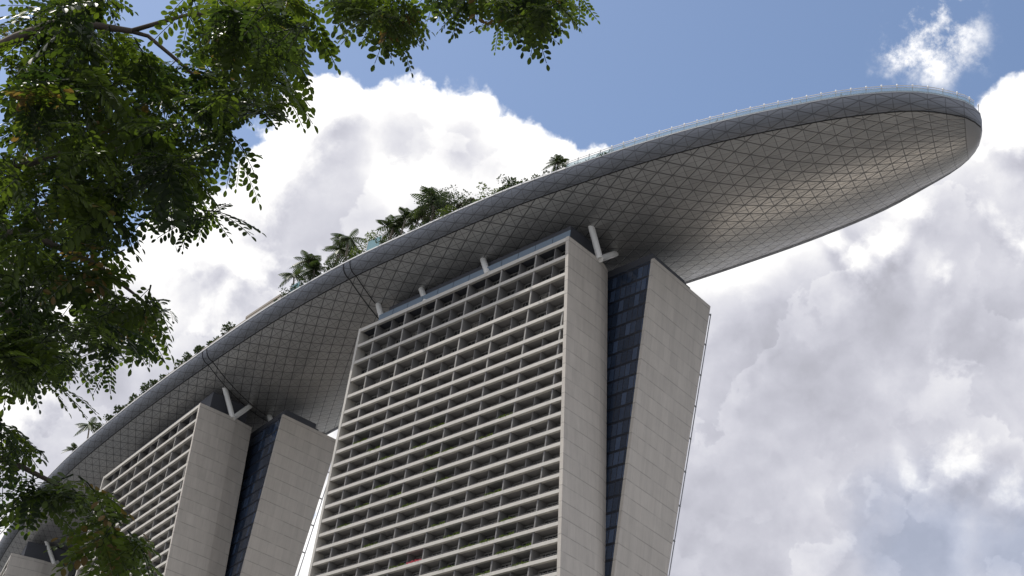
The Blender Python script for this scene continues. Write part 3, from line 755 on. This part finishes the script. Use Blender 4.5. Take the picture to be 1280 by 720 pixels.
# pavilions and screens on the deck
def deck_frame(px, py, back):
    i = station(px, py); t = unit(np.r_[nN[i-1]-nN[i+1], 0]); n = np.r_[dirs[i], 0]; p = np.r_[nN[i], ZD]+n*back
    return p, t, n
def obox(mb, p, t, n, a0, a1, b0, b1, z0, z1):
    zv = np.array([0, 0, 1.0])
    return mb.hexa([p+t*a+n*b+zv*z for z in (z0, z1) for a, b in ((a0, b0), (a1, b0), (a1, b1), (a0, b1))])
def pavilion(label, px, py, back, ln, dp, hgt, wallm, roofm, th=.7):
    root = empty('pavilion', (0, 0, 0), label, 'pavilion'); p, t, n = deck_frame(px, py, back)
    obox(MB(), p, t, n, -ln, ln, 0, dp, hgt-th, hgt).build('roof', roofm, root)
    obox(MB(), p, t, n, -ln+.8, ln-.8, 1.4, dp-.5, -.02, hgt-th-.01).build('wall', wallm, root)
    for k in range(5):
        a = -ln+.4+k*(2*ln-.8)/4
        obox(MB(), p, t, n, a-.14, a+.14, .3, .58, -.02, hgt-th-.01).build('post', roofm, root)
pavilion('long low beige pavilion with flat roof on the deck left of the palms', 314, 398, 2.2, 9.0, 6.0, 4.8, M['darkwood'], M['beige'])
pavilion('small dark timber pavilion on the deck right of the spreading tree', 572, 264, 3.0, 2.8, 3.0, 5.2, M['darkwood'], M['darkwood'], .35)
def screen(label, px, py, back, ln, hgt):
    root = empty('glass_screen', (0, 0, 0), label, 'glass screen'); p, t, n = deck_frame(px, py, back)
    obox(MB(), p, t, n, -ln, ln, 0, .08, .9, hgt).build('pane', M['screenglass'], root)
    obox(MB(), p, t, n, -ln-.1, ln+.1, -.2, .6, -.02, .88).build('planter_base', M['beige'], root)
    for a in (-ln-.12, ln+.12): obox(MB(), p, t, n, a-.09, a+.09, -.05, .13, .885, hgt+.2).build('post', M['coping'], root)
screen('bluish glass screen on a beige base in front of the leftmost palm', 368, 366, 1.0, 2.2, 3.6)
screen('teal glass screen on a beige base in front of the light green tree', 456, 316, 1.0, 2.6, 4.2)

# ------------------------------------------------------------------ visitors at the railing (small, seen from below)
def person(label, px, py, back, cloth, rz, lift=0.0):
    p = np.array(deck_at(px, py, back)); me = bpy.data.meshes.new('person')
    jn = [(0,0,.95),(0,0,1.2),(0,0,1.42),(0,0,1.52),(0,.02,1.66),(.19,0,1.40),(.27,.10,1.15),(.20,.32,1.08),(-.19,0,1.40),(-.27,.10,1.15),(-.20,.32,1.08),
          (.10,0,.90),(.11,.02,.5),(.11,-.02,.07),(.12,.12,.03),(-.10,0,.90),(-.11,.02,.5),(-.11,-.02,.07),(-.12,.12,.03)]
    ed = [(0,1),(1,2),(2,3),(3,4),(2,5),(5,6),(6,7),(2,8),(8,9),(9,10),(0,11),(11,12),(12,13),(13,14),(0,15),(15,16),(16,17),(17,18)]
    rd = [.15,.14,.15,.06,.105,.065,.05,.038,.065,.05,.038,.095,.065,.045,.04,.095,.065,.045,.04]
    me.from_pydata(jn, ed, []); o = bpy.data.objects.new('person', me); COL.objects.link(o)
    sk = o.modifiers.new('skin', 'SKIN')
    for v, r_ in zip(me.skin_vertices[0].data, rd): v.radius = (r_, r_*.85)
    me.skin_vertices[0].data[0].use_root = True
    o.modifiers.new('sub', 'SUBSURF').levels = 1
    me.materials.append(cloth)
    o.location = p; o.rotation_euler = (0, 0, rz); tag(o, label, 'person', 'visitors at the deck railing')
    hr = bmesh.new(); bmesh.ops.create_icosphere(hr, subdivisions=2, radius=.125)
    for v in hr.verts: v.co = Vector((v.co.x*.9, v.co.y*.95-.01, v.co.z*.9+1.70))
    hm = bpy.data.meshes.new('hair'); hr.to_mesh(hm); hr.free(); hm.materials.append(M['hair']); link('hair', hm, o)
for lab, px, py, cl_, rz in (
  ('person in dark clothes standing at the glass railing, leftmost of the visitors', 776, 191, 'cloth', 2.6),
  ('person in dark clothes alone at the glass railing above the tower gap', 812, 178, 'cloth', 2.8),
  ('person in red top at the glass railing, left of a pair', 897, 151.5, 'cloth_red', 2.4),
  ('person in dark clothes beside the one in red at the railing', 903, 150, 'cloth', 3.0),
  ('person in pale top at the glass railing towards the bow', 1001, 130.6, 'cloth_pale', 3.2),
  ('person in dark clothes leaning on the railing nearest the bow', 1049, 123, 'cloth', 3.4)):
    person(lab, px, py, .95, M[cl_], rz)

# ------------------------------------------------------------------ plants in the balcony planters of the nearest tower
def planter_mesh(seed, ln, leaf):
    r = np.random.default_rng(seed); c = MB(); tone = []
    for i in range(int(ln*46)):
        s = r.uniform(0, ln); amp = .5+.5*math.sin(s*2.1+seed)+r.uniform(0, .4)
        p = np.array(TF1+(0,))*s+np.array([.714, .700, 0])*r.uniform(-.12, .45)+np.array([0, 0, r.uniform(0, .4)*amp])
        d = unit(r.normal(0, 1, 3)+np.array([-.4, -.5, .4])); leaf_shape(c, tone, p, d, unit(np.cross(d, r.normal(0, 1, 3))), .34, .10, r.uniform(0, .9))
    return c.mesh('balcony_plants', M[leaf], tone=tone)
pms = [planter_mesh(k, 4.6, 'lime_leaf') for k in range(4)]
GL = 'yellow-green plants spilling over a balcony planter of the nearest tower'
spots = [(9,6),(10,7),(10,2),(11,5),(11,6),(11,3),(12,9),(12,6),(13,10),(13,8),(14,7),(14,11),(15,2),(16,5),(16,9),(17,1),(17,4),(18,1),(18,2),(18,3),(18,7),(19,0),(19,1),(19,4),(19,8),(20,2),(20,5),(20,0),(21,0),(21,1),(21,8),(21,9),(22,7),(22,10),(22,0),(22,1),(8,11),(9,10),(10,9),(13,5)]
for k, (row, bay) in enumerate(spots):
    if bay == 0 and row < 14: continue
    z = ZS[row]; s = -.6+5.43*bay
    o = link('balcony_plants', pms[k % 4], None, P1(s, -.02, z+.38)); tag(o, GL, 'balcony plants', 'green plants in the balcony planters')
o = link('balcony_flowers', planter_mesh(9, 4.6, 'pink_leaf'), None, P1(-.6+5.43*6, -.02, ZS[18]+.38)); tag(o, 'bright pink flowers in a balcony planter low on the nearest tower', 'flowers')
o = link('balcony_flowers', planter_mesh(11, 3.6, 'dullpink_leaf'), None, P1(-.6+5.43*8, -.02, ZS[20]+.38)); tag(o, 'duller red flowers in a balcony planter below the bright pink ones', 'flowers')

# ------------------------------------------------------------------ the tree overhead
tree = empty('leafy_tree', (-4.6, 7.2, 0), 'leafy broadleaf tree whose feathery branches hang into the picture from the left and top', 'tree')
OFF = np.array([-4.6, 7.2, 0])
fork = np.array([-4.5, 7.3, 5.2])
def tw(pts, rad, name='branch', n=8): return MB().tube([np.array(p)-OFF for p in pts], rad, n).build(name, M['trunk'], tree, smooth=True)
tw([(-4.6,7.2,-.05),(-4.62,7.25,1.5),(-4.5,7.2,3.2),fork,(-4.2,7.6,7.6),(-3.6,8.0,9.6)], [.28,.22,.19,.17,.12,.05], 'trunk', 12)
A_ = lambda px, py, d: atd(px, py, d)
BR = [([fork,A_(-160,140,9.0),A_(-40,80,8.9),A_(20,48,8.9),A_(65,30,8.9),A_(120,32,9.0),A_(165,39,9.0)],[.075,.06,.040,.030,.024,.020,.016]),
      ([A_(163,39,9.0),A_(200,28,9.0),A_(240,17,9.1),A_(310,20,9.2),A_(370,40,9.3)],[.014,.012,.010,.008,.004]),
      ([A_(163,39,9.0),A_(185,45,9.0),A_(215,70,8.9),A_(240,92,8.9),A_(290,130,8.9)],[.012,.011,.010,.008,.004]),
      ([fork,A_(-180,330,8.6),A_(-60,300,8.5),A_(30,290,8.5),A_(120,330,8.5),A_(190,385,8.6)],[.07,.05,.032,.02,.014,.004]),
      ([A_(-60,300,8.5),A_(20,210,8.8),A_(110,180,8.9),A_(210,200,9.0),A_(265,250,9.0)],[.03,.02,.016,.012,.004]),
      ([A_(-60,300,8.5),A_(0,380,8.3),A_(60,430,8.3)],[.022,.014,.005]),
      ([fork,A_(-150,560,8.4),A_(-40,560,8.3),A_(30,585,8.3),A_(100,620,8.3),A_(165,680,8.3)],[.05,.035,.02,.014,.010,.004]),
      ([(-4.2,7.6,7.6),A_(100,-160,10.0),A_(300,-120,10.2),A_(450,-60,10.2),A_(600,-50,10.3),A_(720,-10,10.3)],[.06,.04,.03,.02,.014,.005]),
      ([A_(440,-62,10.2),A_(470,-10,10.1),A_(480,45,10.0)],[.012,.008,.003]),
      ([A_(600,-50,10.3),A_(650,-5,10.2),A_(690,30,10.2)],[.010,.007,.003])]
for p_, r_ in BR: tw(p_, r_)
CL = [(60,55,72),(140,75,50),(190,95,45),(300,40,62),(352,90,38),(372,28,38),(262,120,48),(90,150,80),(200,165,55),(25,250,80),(110,240,70),(215,225,58),(262,265,26),(283,175,30),(320,130,30),(330,10,50),(265,15,40),(110,10,50),
  (35,335,62),(105,330,42),(50,415,60),(125,395,48),(185,395,36),(15,440,50),(145,440,28),(72,468,20),
  (470,-8,40),(442,-14,28),(500,12,26),(478,26,24),(585,-16,36),(650,-8,40),(708,-2,26),(690,16,18),(628,14,20),(560,-22,25),
  (15,555,34),(55,600,34),(100,612,30),(25,632,18),(138,640,34),(160,690,32),(180,680,20),(120,668,22),
  (-110,260,90),(-150,460,70),(200,-120,70),(420,-100,60),(560,-70,50)]
fol = MB(); tone = []; bt = random.Random(5)
nb = 0
for px, py, r in CL:
    out = px+r < 0 or py+r < 0
    n = max(2, int(r*r/(900 if out and px < -50 or py < -60 else (205 if py > 500 else (130 if py < 60 and px > 400 else 170)))))
    for _ in range(n):
        a, q = bt.uniform(0, 6.283), math.sqrt(bt.random())*r*.70
        x0, y0 = px+q*math.cos(a), py+q*math.sin(a)
        dist = bt.uniform(7.7, 10.3) if px < 400 and py < 500 else (bt.uniform(7.8, 8.9) if py > 500 else bt.uniform(9.6, 10.9))
        p = A_(x0, y0, dist)-OFF
        az = bt.uniform(0, 6.283); d = unit(np.array([math.cos(az), math.sin(az), bt.uniform(-.75, .25)]))
        L = bt.uniform(.10, .22); p = p-d*L*.5
        pts = [p, p+d*L*.5-np.array([0, 0, L*.05]), p+d*L-np.array([0, 0, L*.22])]
        n0 = len(fol.v); fol.tube(pts, [.0045, .0035, .002], 4, False); tone += [.0]*(len(fol.v)-n0)
        lit = np.clip(bt.gauss(.42 if py < 500 else .25+.5*(px > 90), .30), 0, .9)  # leaf tone per twig; lower right twigs are coloured as sunlit
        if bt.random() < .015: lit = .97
        nl = bt.randint(4, 8); ls = bt.uniform(.8, 1.25)
        for k in range(nl):
            t_ = (k+.5)/nl; c = p+(pts[2]-p)*t_; sg = 1 if k % 2 else -1
            sd = unit(np.cross(d, [0, 0, 1.0])); dd = unit(sd*sg*bt.uniform(.6, 1.1)+d*bt.uniform(.3, 1.1)+np.array([0, 0, bt.uniform(-.65, .15)]))
            if k == nl-1: dd = unit(d+np.array([0, 0, -.35]))
            up = unit(np.array([bt.gauss(0, .35), bt.gauss(0, .35), 1.0]))
            compound_leaf(fol, tone, c, dd, up, bt.uniform(.12, .20)*ls, bt.choice([5, 6, 6, 7]), float(lit)); nb += 1
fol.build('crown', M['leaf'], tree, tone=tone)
print('leaves', nb, 'faces', len(fol.f))
